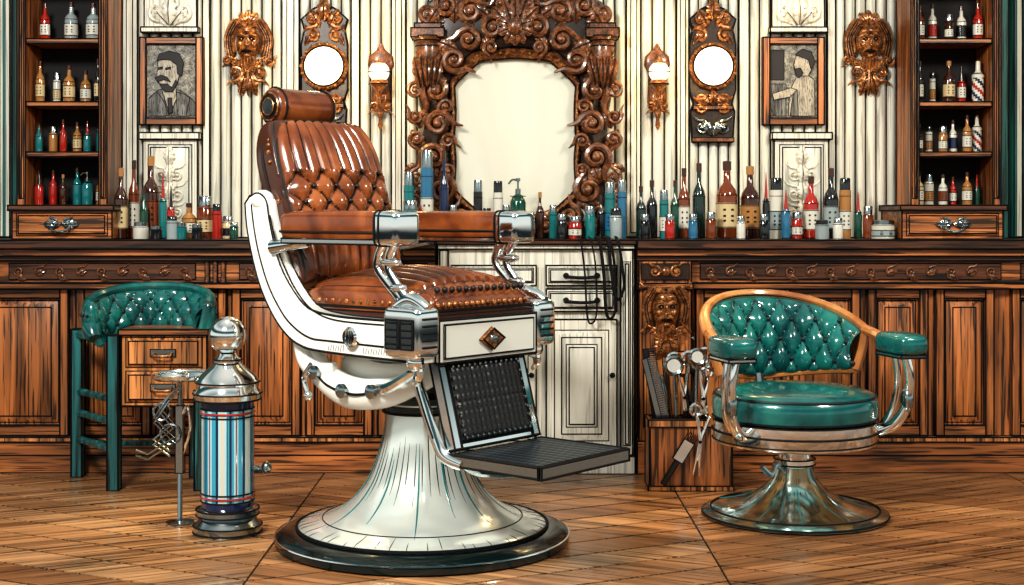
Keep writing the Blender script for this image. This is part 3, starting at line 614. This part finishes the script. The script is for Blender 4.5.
b.add([(.338,p[0],.70+p[1]) for p in dm]+[(.325,p[0]*1.2,.70+p[1]*1.2) for p in dm],[(0,1,2,3),(0,4,5,1),(1,5,6,2),(2,6,7,3),(3,7,4,0)],BRZ)
for k in range(4): b.seg((.339,dm[k][0],.70+dm[k][1]),(.339,dm[(k+1)%4][0],.70+dm[(k+1)%4][1]),.0035,INK)
b.ell((.340,0,.70),(.005,.028,.014),STEEL)
# seat cushion
M=Matrix.Translation((-.015,0,.785))@Matrix.Rotation(pi/2,4,'Z')
def seatt(x,y):
    v=abs(sin(pi*x/.058+.5*pi)); h=.022*v**.6; s=v<.22
    if y<-.235: h*=.35; s=abs(y+.24)<.005
    return h,s
b.pad(M,.285,.30,.080,LEA,LEAS,seatt,130,120,6,crown=.045,side=LEA)
for k in range(17): b.ell((.288,-.255+.032*k,.815),.010,BRZ,8,5)
for k in range(17): b.ell((-.28+.034*k,-.281,.815),.010,BRZ,8,5)
for k in range(13): b.ell((.277,-.245+.041*k,.862),.011,LEAS,8,5)
b.tube([(.292,-.28,.798),(.292,.28,.798)],.005,INK,5,smooth=0); b.tube([(-.30,-.287,.798),(.29,-.287,.798)],.005,INK,5,smooth=0)
# backrest
O=Vector((-.368,0,.85)); up=Vector((-.222,0,.60)).normalized(); lat=Vector((0,1,0)); nrm=lat.cross(up)
Hb=.305; ctr=O+up*Hb; yt,dz_=.085,.115
def backt(x,y):
    if y>yt or y<yt-1.5*dz_:
        v=abs(sin(pi*x/.058)); return .024*v**.6, v<.22
    p=x/.116+(y-yt)/dz_; q=x/.116-(y-yt)/dz_
    v=abs(sin(pi*p)*sin(pi*q)); return .028*v**.5, min(abs(sin(pi*p)),abs(sin(pi*q)))<.15
wf=lambda v: 1-.20*max(0,(v-.3)/.7)**2.6-.06*max(0,-v)
M=Matrix.Identity(4)
for i in range(3): M[i][0]=lat[i];M[i][1]=up[i];M[i][2]=nrm[i];M[i][3]=ctr[i]
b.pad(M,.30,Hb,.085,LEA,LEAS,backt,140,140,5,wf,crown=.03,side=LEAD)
for p_ in range(-5,6):
    for q_ in range(-3,1):
        if (p_+q_)%2: continue
        x=p_*.058; y=yt+q_*dz_/2
        if abs(x)<.26: b.ell(M@Vector((x,y,.094+.03*(1-(x/.30)**2)*(1-(y/Hb)**2))),.0095,LEAS,8,6)
M2=M@Matrix.Rotation(pi,4,'Y')
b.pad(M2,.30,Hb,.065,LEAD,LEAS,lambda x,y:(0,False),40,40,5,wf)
def edge(t,off=1.0):
    a=2*pi*t; u=sp(cos(a),.33); v=sp(sin(a),.33); return Vector((u*.30*wf(v)*off,v*Hb*off,0))
b.tube([M@(edge(k/72,1.0)) for k in range(72)],.009,LEAS,6,True,smooth=0)
b.tube([M@(edge(k/72,.965)+Vector((0,0,.070))) for k in range(72)],.006,LEAS,6,True,smooth=0)
for k in range(60): b.ell(M@(edge(k/60,.998)+Vector((0,0,.034))),.0105,BRZ,8,6)
# headrest
hc=Vector((-.63,0,1.49)); Mh=Matrix.Translation(hc+Vector((0,-.165,0)))@Matrix.Rotation(-pi/2,4,'X')
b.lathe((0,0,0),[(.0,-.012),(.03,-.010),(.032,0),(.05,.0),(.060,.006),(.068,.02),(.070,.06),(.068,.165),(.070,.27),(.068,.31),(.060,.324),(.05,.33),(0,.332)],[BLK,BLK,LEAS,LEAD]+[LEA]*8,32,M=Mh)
for q in(.03,.30): b.ring((0,0,q),.070,.005,INK,M=Mh,seg=32)
b.ring((0,0,-.002),.05,.004,BRZ,M=Mh,seg=24); b.ring((0,0,-.008),.03,.003,BRZ,M=Mh,seg=24)
for w in(-.05,.05): b.tube([(-.63,w,1.44),(-.62,w,1.38),(-.60,w,1.25)],.012,CHR)
b.box(-.67,-.59,-.12,.12,1.400,1.43,LEAD,.003)
for w in(-.29,.29): b.tube([(-.505,w,1.13),(-.47,w*.97,1.05),(-.43,w*.95,.95)],[.022,.02,.018],CHR)
# leg rest
T=Vector((.262,0,.63)); Bt=Vector((.335,0,.372)); dn=(Bt-T).normalized(); n2=Vector((0,1,0)).cross(-dn)
ML=Matrix.Identity(4); cc=(T+Bt)/2
for i in range(3): ML[i][0]=lat[i];ML[i][1]=-dn[i];ML[i][2]=n2[i];ML[i][3]=cc[i]
b.box(-.235,.235,-.14,.14,-.02,.0,ENA,.004,M=ML)
for x0,x1 in((-.25,-.212),(.212,.25)): b.box(x0,x1,-.145,.145,-.015,.022,CHR,.0045,M=ML)
b.box(-.205,.205,.122,.145,-.01,.02,ENA,.004,M=ML); b.box(-.205,.205,-.145,-.127,-.01,.02,CHR,.004,M=ML)
def gridt(x,y): 
    v=abs(sin(pi*x/.028)); q=abs(sin(pi*y/.028)); return .004*(v*q)**.5,False
b.pad(ML,.206,.124,.03,BLKL,INK,gridt,90,70,8)
for k in range(13):
    for s_ in(-1,1): b.ell(ML@Vector((-.186+.031*k,s_*.114,.031)),.007,STEEL,6,4)
for k in range(8):
    for s_ in(-1,1): b.ell(ML@Vector((s_*.195,-.104+.030*k,.031)),.007,STEEL,6,4)
for w in(-.265,.265):
    b.tube([(.21,w,.66),(.20,w,.59),(.245,w,.48),(.285,w,.40),(.325,w,.345),(.40,w,.325)],[.026,.022,.02,.02,.022,.016],CHR,10)
    b.tube([(.205,w-.021,.59),(.25,w-.02,.48),(.29,w-.02,.40)],.003,INK,5)
# footplate
f0,f1=.345,.71; fz=.022
b.box(f0,f1,-.26,.26,.302+fz,.328+fz,PLATE,.004); b.box(f1-.004,f1+.012,-.265,.265,.296+fz,.332+fz,STEEL,.004); b.box(f0-.01,f1,-.27,-.258,.298+fz,.332+fz,STEEL,.004); b.box(f0-.01,f1,.258,.27,.298+fz,.332+fz,STEEL,.004)
for k in range(24): b.box(f0+.012,f1-.012,-.245+.0212*k,-.234+.0212*k,.328+fz,.333+fz,PLATE if k%2 else BLKL,.0)
for w in(-.2,.2): b.tube([(f0+.0,w,.30+fz),(f0+.08,w,.275+fz),(f1-.10,w,.295+fz)],.012,CHR)
b.obj()

# ---------------------------------------------------------------- green swivel chair
b=B('teal_swivel_chair'); b.M=Matrix.Translation((1.035,-.87,0))@Matrix.Rotation(math.radians(14),4,'Z')
GC=mat('chrome_teal',(.62,.78,.75),.14,1)
sb=[(.335,.016),(.31,.028),(.24,.042),(.17,.065),(.115,.10),(.08,.14),(.066,.18),(.06,.19)]
b.lathe((0,0,0),[(.32,0),(.335,.006)]+sb,GC,56); b.ring((0,0,.012),.335,.005,INK,seg=56); b.ring((0,0,.03),.305,.003,INK,seg=56)
b.strokes((0,0,0),sb,40,.0016,INK,R,.12,1.0); b.strokes((0,0,0),sb,12,.003,C['t'],R,.1,.9)  # same drawn-on reflection streaks for the swivel base
b.lathe((0,0,0),[(.07,.185),(.075,.19),(.075,.21),(.06,.215),(.055,.23),(.075,.24),(.08,.26),(.10,.275)],CHR,28,rings=[1,2,6])
b.tube([(-.06,-.03,.17),(-.10,-.06,.2),(-.13,-.08,.17),(-.17,-.09,.20)],.011,STEEL)
b.lathe((0,0,0),[(.10,.262),(.27,.268),(.295,.275),(.298,.285),(.298,.355),(.29,.362)],CHR,56,rings=[3,4])
b.ring((0,0,.318),.300,.004,INK,seg=56)
b.lathe((0,0,0),[(.28,.358),(.297,.37),(.302,.40),(.300,.43),(.285,.452),(.25,.466),(.15,.478),(0,.482)],TL,56); b.ring((0,0,.447),.291,.005,TLS,seg=56); b.ring((0,0,.366),.297,.004,INK,seg=56)
def barrel(b,Rr,kx,ky,a0,a1,topz,botz,zc,du,dz,rimR,rimM,amp=.034,nu=150,nv=46,flare=.05,btn=.011,shell=WL,thick=.035):
    vs=[];fs=[];mm=[];sm=[]
    for i in range(nu+1):
        t=i/nu; a=a0+(a1-a0)*t
        for j in range(nv+1):
            v=j/nv; z=botz(t)+(topz(t)-botz(t))*v
            arc=(a-pi/2)*Rr; yv=z-zc
            p=arc/du+yv/dz; q=arc/du-yv/dz
            tf=abs(sin(pi*p)*sin(pi*q)); e=(4*v*(1-v))**.35
            r=Rr+.015+flare*v-(thick*e+amp*tf**.45*e); sm.append(min(abs(sin(pi*p)),abs(sin(pi*q)))<.13 and .04<v<.96)
            vs.append((r*cos(a)*kx,r*sin(a)*ky,z))
    for i in range(nu):
        for j in range(nv):
            k=i*(nv+1)+j; q=(k,k+1,k+nv+2,k+nv+1); fs.append(q); mm.append(TLS if sum(sm[x] for x in q)>=3 else TL)
    b.add(vs,fs,mm)
    for kk in range(-12,13):
        for jj in range(-4,5):
            if (kk+jj)%2: continue
            a=pi/2+(kk*du/2)/Rr; z=zc+jj*dz/2; t=(a-a0)/(a1-a0)
            if 0<t<1 and botz(t)+.02<z<topz(t)-.02:
                v=(z-botz(t))/(topz(t)-botz(t)); e=(4*v*(1-v))**.35; r=Rr+.012+flare*v-thick*e
                b.ell((r*cos(a)*kx,r*sin(a)*ky,z),btn,TLS,8,6)
    vs=[];fs=[]
    for i in range(61):
        t=i/60; a=a0+(a1-a0)*t
        for j,(r,zz) in enumerate(((Rr+.02,botz(t)-.01),(Rr+.04,(botz(t)+topz(t))/2),(Rr+.018+flare,topz(t)))): vs.append((r*cos(a)*kx,r*sin(a)*ky,zz))
    for i in range(60):
        for j in range(2): k=i*3+j; fs.append((k,k+3,k+4,k+1))
    b.add(vs,fs,shell)
    rim=[((Rr+.013+flare)*cos(a0+(a1-a0)*i/24)*kx,(Rr+.013+flare)*sin(a0+(a1-a0)*i/24)*ky,topz(i/24)+.006) for i in range(25)]
    b.tube(rim,rimR,rimM,10,smooth=2,flat=1.2)
    lo=[((Rr+.01)*cos(a0+(a1-a0)*i/24)*kx,(Rr+.01)*sin(a0+(a1-a0)*i/24)*ky,botz(i/24)) for i in range(25)]
    b.tube(lo,rimR*.7,rimM,8,smooth=2)
    b.tube([(x*.955,y*.955,z-.004) for x,y,z in rim],.004,INK,5,smooth=2)
    for e_ in(0,-1): b.tube([lo[e_],((lo[e_][0]+rim[e_][0])/2*1.02,(lo[e_][1]+rim[e_][1])/2,(lo[e_][2]+rim[e_][2])/2),rim[e_]],rimR,rimM,8)
RIM=mat('wood_rim',(.44,.17,.05),.25,0,.4,((6,6,6),0,(.28,.095,.028),(.60,.28,.09),.0))
barrel(b,.315,.84,1,math.radians(8),math.radians(172),lambda t:.785-.12*(abs(t-.5)*2)**2.2,lambda t:.47+.05*abs(t-.5)*2,.62,.10,.15,.018,RIM)
for sx in(-1,1):
    x=sx*.325
    b.tube([(sx*.31,.05,.67),(x,-.02,.655),(x+sx*.005,-.10,.63),(x,-.2,.612)],[.02,.02,.018,.018],RIM,8)
    b.ell((x,-.19,.640),(.062,.11,.040),TL,24,12,e=.5,e2=.5); b.box(x-.05,x+.05,-.28,-.10,.594,.606,CHR,.003)
    b.tube([(x+.06*cos(t),-.19+.108*sin(t),.628) for t in[2*pi*k/24 for k in range(24)]],.003,TLS,5,True,smooth=0)
    b.tube([(x,-.22,.60),(x+sx*.015,-.225,.52),(x+sx*.01,-.21,.42),(x-sx*.02,-.18,.35),(x-sx*.06,-.14,.32)],[.018,.016,.018,.022,.02],CHR,10)
    b.tube([(x,-.15,.60),(x+sx*.01,-.15,.50),(x,-.13,.40),(x-sx*.03,-.12,.34)],[.014,.012,.014,.016],CHR,10)
    b.ell((x+sx*.012,-.21,.44),(.022,.03,.05),STEEL)
    b.tube([(sx*.27,.12,.50),(sx*.275,.13,.42),(sx*.265,.12,.34)],.016,RIM,8)
b.tube([(0,.325,.49),(0,.30,.42),(0,.28,.33)],.02,STEEL,8)
b.obj()

# ---------------------------------------------------------------- left teal armchair with drawers
b=B('teal_armchair'); yF,yB=-.40,-.11
lf=ex(114,yF); lb=ex(78,yB); LW=.022
def leg(x,y,zt): b.box(x-LW,x+LW,y-LW,y+LW,0,zt,TW,.004)
leg(lf,yF,.62); leg(lb,yB,.62); leg(ex(201,yF),yF,.40); leg(ex(196,yB),yB,.40)
for z in(.16,.27,.36): b.tube([(lf,yF,z),(lb,yB,z)],.016,TW,6,smooth=0)
b.tube([(lf,yF,.60),(lb,yB,.60)],.02,TW,6,smooth=0)
b.tube([(ex(201,yF),yF,.14),(ex(196,yB),yB,.14)],.014,TW,6,smooth=0); b.tube([(lb,yB,.14),(ex(196,yB),yB,.14)],.014,TW,6,smooth=0)
x0,x1=ex(121,yF),ex(207,yF)
b.box(x0,x1,yF,yB,.335,.635,WL,.0045); b.box(x0-.008,x1+.008,yF-.012,yB,.620,.642,WH,.0035)
b.field(x0+.02,x1-.02,yF-.012,yF,.49,.61,WL,.014); b.field(x0+.02,x1-.02,yF-.012,yF,.35,.475,WL,.014)
xm=(x0+x1)/2
for z in(.55,.412):
    b.box(xm-.05,xm+.05,yF-.02,yF-.01,z-.014,z+.014,STEEL,.002); b.tube([(xm-.035,yF-.02,z),(xm-.03,yF-.04,z-.01),(xm+.03,yF-.04,z-.01),(xm+.035,yF-.02,z)],.005,BRZ)
b.M=Matrix.Translation((ex(150,-.32)+.0,-.325,0))
barrel(b,.195,1,.85,math.radians(-8),math.radians(215),lambda t:.795-.09*(abs(t-.45)*1.9)**2.0,lambda t:.60-.03*abs(t-.5),.70,.075,.10,.020,TL,amp=.022,flare=.035,shell=TL,thick=.026,btn=.008)
b.tube([(-.205,-.03,.69),(-.205,-.10,.655),(-.185,-.13,.61)],[.036,.040,.03],TL,12)
for k in range(22):
    a=math.radians(-5)+math.radians(218)*k/21; b.ell((.242*cos(a),.242*.85*sin(a),.69-.02*abs(k/21-.5)),(.030,.024,.078),TL,10,8)
    b.ell((.270*cos(a+.08),.268*.85*sin(a+.08),.70),.007,TLS,6,5)
b.obj()

# ---------------------------------------------------------------- barber pole
b=B('barber_pole'); X,Y=-.985,-1.15
b.lathe((X,Y,0),[(.115,0),(.118,.008),(.118,.03),(.105,.042),(.095,.055),(.108,.066),(.108,.085),(.092,.095)],STEEL,40,rings=[1,2,5,6])
n=14; RED=C['r']
stripes=[C['lb'],C['cy'],C['cy'],C['n'],C['lb'],C['w'],C['w'],C['lb'],C['cy'],C['n'],C['cy'],C['lb']]
b.lathe((X,Y,.09),[(.090,.37*i/n) for i in range(n+1)],C['w'],72,ang=lambda k,s,i: stripes[k%12] if 0<i<13 else C['n'])
for q in(.115,.142,.405,.433): b.ring((X,Y,q),.0905,.003,INK,seg=40)
for q in(.129,.419): b.ring((X,Y,q),.091,.0045,RED,seg=40)
for k in range(18):
    a=2*pi*k/18; b.seg((X+.0905*cos(a),Y+.0905*sin(a),.14),(X+.0905*cos(a),Y+.0905*sin(a),.41),.0013 if k%3 else .0022,INK if k%3 else RED)
b.lathe((X,Y,.455),[(.092,0),(.114,.008),(.118,.03),(.106,.045),(.102,.06),(.110,.068),(.097,.09),(.06,.12),(.045,.135),(.05,.145),(.036,.155),(.03,.165)],CHR,40,rings=[1,2,5,9])
b.ell((X,Y,.683),.066,CHR,32,20)
b.seg((X+.08,Y,.22),(X+.12,Y,.22),.012,STEEL); b.ell((X+.135,Y,.225),(.018,.02,.022),STEEL)
b.obj()
b=B('instrument_tray_stand'); X,Y=ex(180,-1.0),-1.0
b.lathe((X,Y,0),[(.05,0),(.05,.006),(.012,.012),(.009,.02),(.009,.50),(.014,.505)],STEEL,16)
z=.510
b.lathe((0,0,0),[(.0,0),(.085,0),(.10,.008),(.102,.02),(.095,.02),(.085,.008),(0,.006)],CHR,32,M=Matrix.Translation((X,Y,z))@Matrix.Scale(.75,4,(0,1,0)))
b.ell((X-.02,Y,z+.022),(.06,.04,.014),CHR,16,8); b.tube([(X-.07,Y-.02,z+.03),(X,Y-.03,z+.036),(X+.09,Y-.01,z+.034)],.006,STEEL)
for q in(0,.018):
    b.tube([(X,Y-.02,.49-q),(X-.07,Y-.02,.42-q),(X-.02,Y-.02,.36-q),(X-.09,Y-.02,.30-q),(X-.03,Y-.02,.26-q)],.0045,STEEL,6,smooth=0)
    b.tube([(X-.03,Y-.025,.46-q),(X-.085,Y-.025,.38-q),(X-.015,Y-.025,.31-q),(X-.11,Y-.025,.25-q),(X-.15,Y-.03,.265-q)],.0045,STEEL,6,smooth=0)
b.ring((X-.06,Y-.02,.40),.03,.0045,STEEL,seg=18,ax='y'); b.ring((X-.03,Y-.02,.32),.035,.0045,STEEL,seg=18,ax='y')
b.tube([(X,Y,.36),(X+.03,Y-.02,.42),(X+.04,Y-.02,.34),(X+.01,Y,.25)],.006,CHR)
b.box(X-.014,X+.014,Y-.014,Y+.014,.18,.42,STEEL,.002)
b.obj()

# ---------------------------------------------------------------- tool holder box
b=B('barber_tool_box'); y=-.42; x0,x1=ex(650,y),ex(732,y); y1=y+.2; t=.014; zt=.275
b.box(x0,x1,y,y+t,.0,zt,WV,.004); b.box(x0,x1,y1-t,y1,0,zt,WV,.003); b.box(x0,x0+t,y+t,y1-t,0,zt,WV,.003); b.box(x1-t,x1,y+t,y1-t,0,zt,WV,.003); b.box(x0+t,x1-t,y+t,y1-t,0,.02,WV,0)
b.box(x0-.006,x1+.006,y-.008,y+t,zt-.02,zt+.008,WL,.003); b.box(x0-.006,x1+.006,y-.008,y+t,0,.02,WL,.003)
def comb(x,yy,z,L,ang,m):
    M=Matrix.Translation((x,yy,z))@Matrix.Rotation(ang,4,'Y'); b.box(0,.022,-.003,.003,0,L,m,.0015,M=M)
    for k in range(int(L*.62/.009)): b.box(.022,.052,-.002,.002,L-.009*k-.006,L-.009*k,m,0,M=M)
def scis(x,yy,z,L,ang,m,rr=.027,fill=None):
    M=Matrix.Translation((x,yy,z))@Matrix.Rotation(ang,4,'Y')
    for sx in(-1,1):
        b.tube([(-sx*.012,sx*.002,-L*.5),(-sx*.004,sx*.002,-.05),(0,sx*.002,0),(sx*.012,sx*.002,.05),(sx*.026,sx*.002,L*.38)],[.002,.008,.009,.007,.007],m,6,M=M)
        c=(sx*.030,sx*.002,L*.38+rr); b.ring(c,rr,.008,m,M=M,seg=22,ax='y')
    b.ell((0,-.006,0),.008,INK,8,5,M=M)
def hmirror(x,yy,z,L,ang,rr):
    M=Matrix.Translation((x,yy,z))@Matrix.Rotation(ang,4,'Y')
    b.tube([(0,0,0),(0,0,L*.5),(0,0,L)],[.006,.008,.006],STEEL,8,M=M); b.ring((0,0,L+rr),rr,.008,STEEL,M=M,seg=24,ax='y')
    b.lathe((0,0,0),[(rr,-.003),(rr,.003)],ENA,24,M=M@Matrix.Translation((0,0,L+rr))@Matrix.Rotation(pi/2,4,'X'))
yc=y+.1
comb(x0+.045,yc,.10,.46,-.14,BLKL); comb(x0+.075,yc-.04,.10,.43,-.24,STEEL); comb(x0+.095,yc+.04,.12,.40,-.08,WL)
hmirror(x0+.12,yc-.05,.10,.36,-.05,.034); hmirror(x0+.185,yc-.06,.10,.40,.02,.030)
scis(x0+.15,yc,.36,.34,-.08,CHR,.026); scis(x0+.22,yc-.04,.36,.30,.10,CHR,.026); scis(x0+.24,yc+.02,.37,.34,.16,CHR); scis(x0+.18,yc+.05,.33,.30,.0,BLKL)
for k,(dx,a,h) in enumerate(((.25,.2,.28),(.12,-.2,.33),(.22,.08,.32))):
    M=Matrix.Translation((x0+dx,yc,.12))@Matrix.Rotation(a,4,'Y'); b.lathe((0,0,0),[(.006,0),(.008,h*.7),(.014,h*.75),(.012,h),(.004,h+.01)],(C['t'],STEEL,C['k'])[k],10,M=M)
scis(x1-.13,y-.022,.20,.27,.12,CHR,.022)
M=Matrix.Translation((x0+.05,y-.018,.03))@Matrix.Rotation(.55,4,'Y'); b.box(-.01,.01,-.004,.004,0,.11,BLKL,.002,M=M); b.box(-.022,.022,-.007,.007,.11,.2,CHR,.002,M=M)
for k in range(7): b.seg((-.02+.0066*k,0,.2),(-.024+.008*k,0,.235),.002,INK,M=M)
b.obj()

# ---------------------------------------------------------------- lights
def area(n,loc,tgt,sx,sy,e,c):
    l=bpy.data.lights.new(n,'AREA'); l.shape='RECTANGLE'; l.size=sx; l.size_y=sy; l.energy=e; l.color=c
    o=bpy.data.objects.new(n,l); bpy.context.collection.objects.link(o); o.location=loc
    o.rotation_euler=(Vector(tgt)-Vector(loc)).to_track_quat('-Z','Y').to_euler(); return o
area('key_light_front',(-1.6,-3.6,3.0),(-.2,-1.0,.5),.7,.6,165,(1,.95,.86))  # added area light overhead, out of view, no fixture built
area('fill_light_right',(2.4,-2.6,2.8),(.9,-.7,.3),.5,.5,70,(1,.90,.74))  # second added area light from the right, also without a fixture
def point(n,loc,e,c,r=.05):
    l=bpy.data.lights.new(n,'POINT'); l.energy=e; l.color=c; l.shadow_soft_size=r
    o=bpy.data.objects.new(n,l); bpy.context.collection.objects.link(o); o.location=loc
for p in(381,657): point('sconce_bulb',(ex(p,.32),.16,ez(74,.3)),2.6,(1,.66,.28))
for p in(325,712): point('lamp_bulb',(ex(p,.32),.14,ez(67,.3)),2.6,(1,.66,.28))
def spot(n,loc,tgt,e,c,ang=60,bl=.6,sz=.05):
    l=bpy.data.lights.new(n,'SPOT'); l.energy=e; l.color=c; l.spot_size=math.radians(ang); l.spot_blend=bl; l.shadow_soft_size=sz
    o=bpy.data.objects.new(n,l); bpy.context.collection.objects.link(o); o.location=loc
    o.rotation_euler=(Vector(tgt)-Vector(loc)).to_track_quat('-Z','Y').to_euler()
for p in(230,375,650,795): spot('wall_washer',(ex(p,.3),.12,2.5),(ex(p,.3),.44,1.4),24,(1,.66,.26),44)
for x,y,e in((-1.2,-1.05,260),(.5,-.8,340),(1.6,-1.0,110),(-.2,-2.0,110)): spot('floor_downlight',(x+.1,y+.1,2.95),(x,y,0),e,(1,.82,.52),23,.9,.08)
w=bpy.data.worlds.new('World'); bpy.context.scene.world=w; w.use_nodes=True; nt=w.node_tree
tc=nt.nodes.new('ShaderNodeTexCoord'); sx=nt.nodes.new('ShaderNodeSeparateXYZ'); mr=nt.nodes.new('ShaderNodeMapRange'); rp=nt.nodes.new('ShaderNodeValToRGB')
mr.inputs['From Min'].default_value=-1
nt.links.new(tc.outputs['Generated'],sx.inputs[0]); nt.links.new(sx.outputs['Z'],mr.inputs['Value']); nt.links.new(mr.outputs[0],rp.inputs[0]); nt.links.new(rp.outputs[0],nt.nodes['Background'].inputs['Color'])
e=rp.color_ramp.elements; e[0].position=0; e[0].color=(.04,.03,.025,1); e[1].position=1; e[1].color=(1,.95,.85,1)
for p,c in((.42,(.03,.03,.03,1)),(.47,(.005,.02,.025,1)),(.515,(1,1,.92,1)),(.60,(.85,.97,.94,1)),(.63,(.01,.06,.07,1)),(.71,(.04,.14,.15,1)),(.76,(1,.98,.93,1)),(.88,(.3,.4,.4,1))):
    k=e.new(p); k.color=c
nt.nodes['Background'].inputs['Strength'].default_value=.74

sc=bpy.context.scene
sc.view_settings.view_transform='Standard'
try: sc.view_settings.look='Medium High Contrast'
except Exception: pass
cam=bpy.data.cameras.new('Camera'); co=bpy.data.objects.new('Camera',cam); bpy.context.collection.objects.link(co)
co.location=(0,CY,CH); co.rotation_euler=(pi/2,0,0); cam.sensor_width=36; cam.lens=F/1024*36; cam.shift_y=-(292.5-215)/1024
sc.camera=co
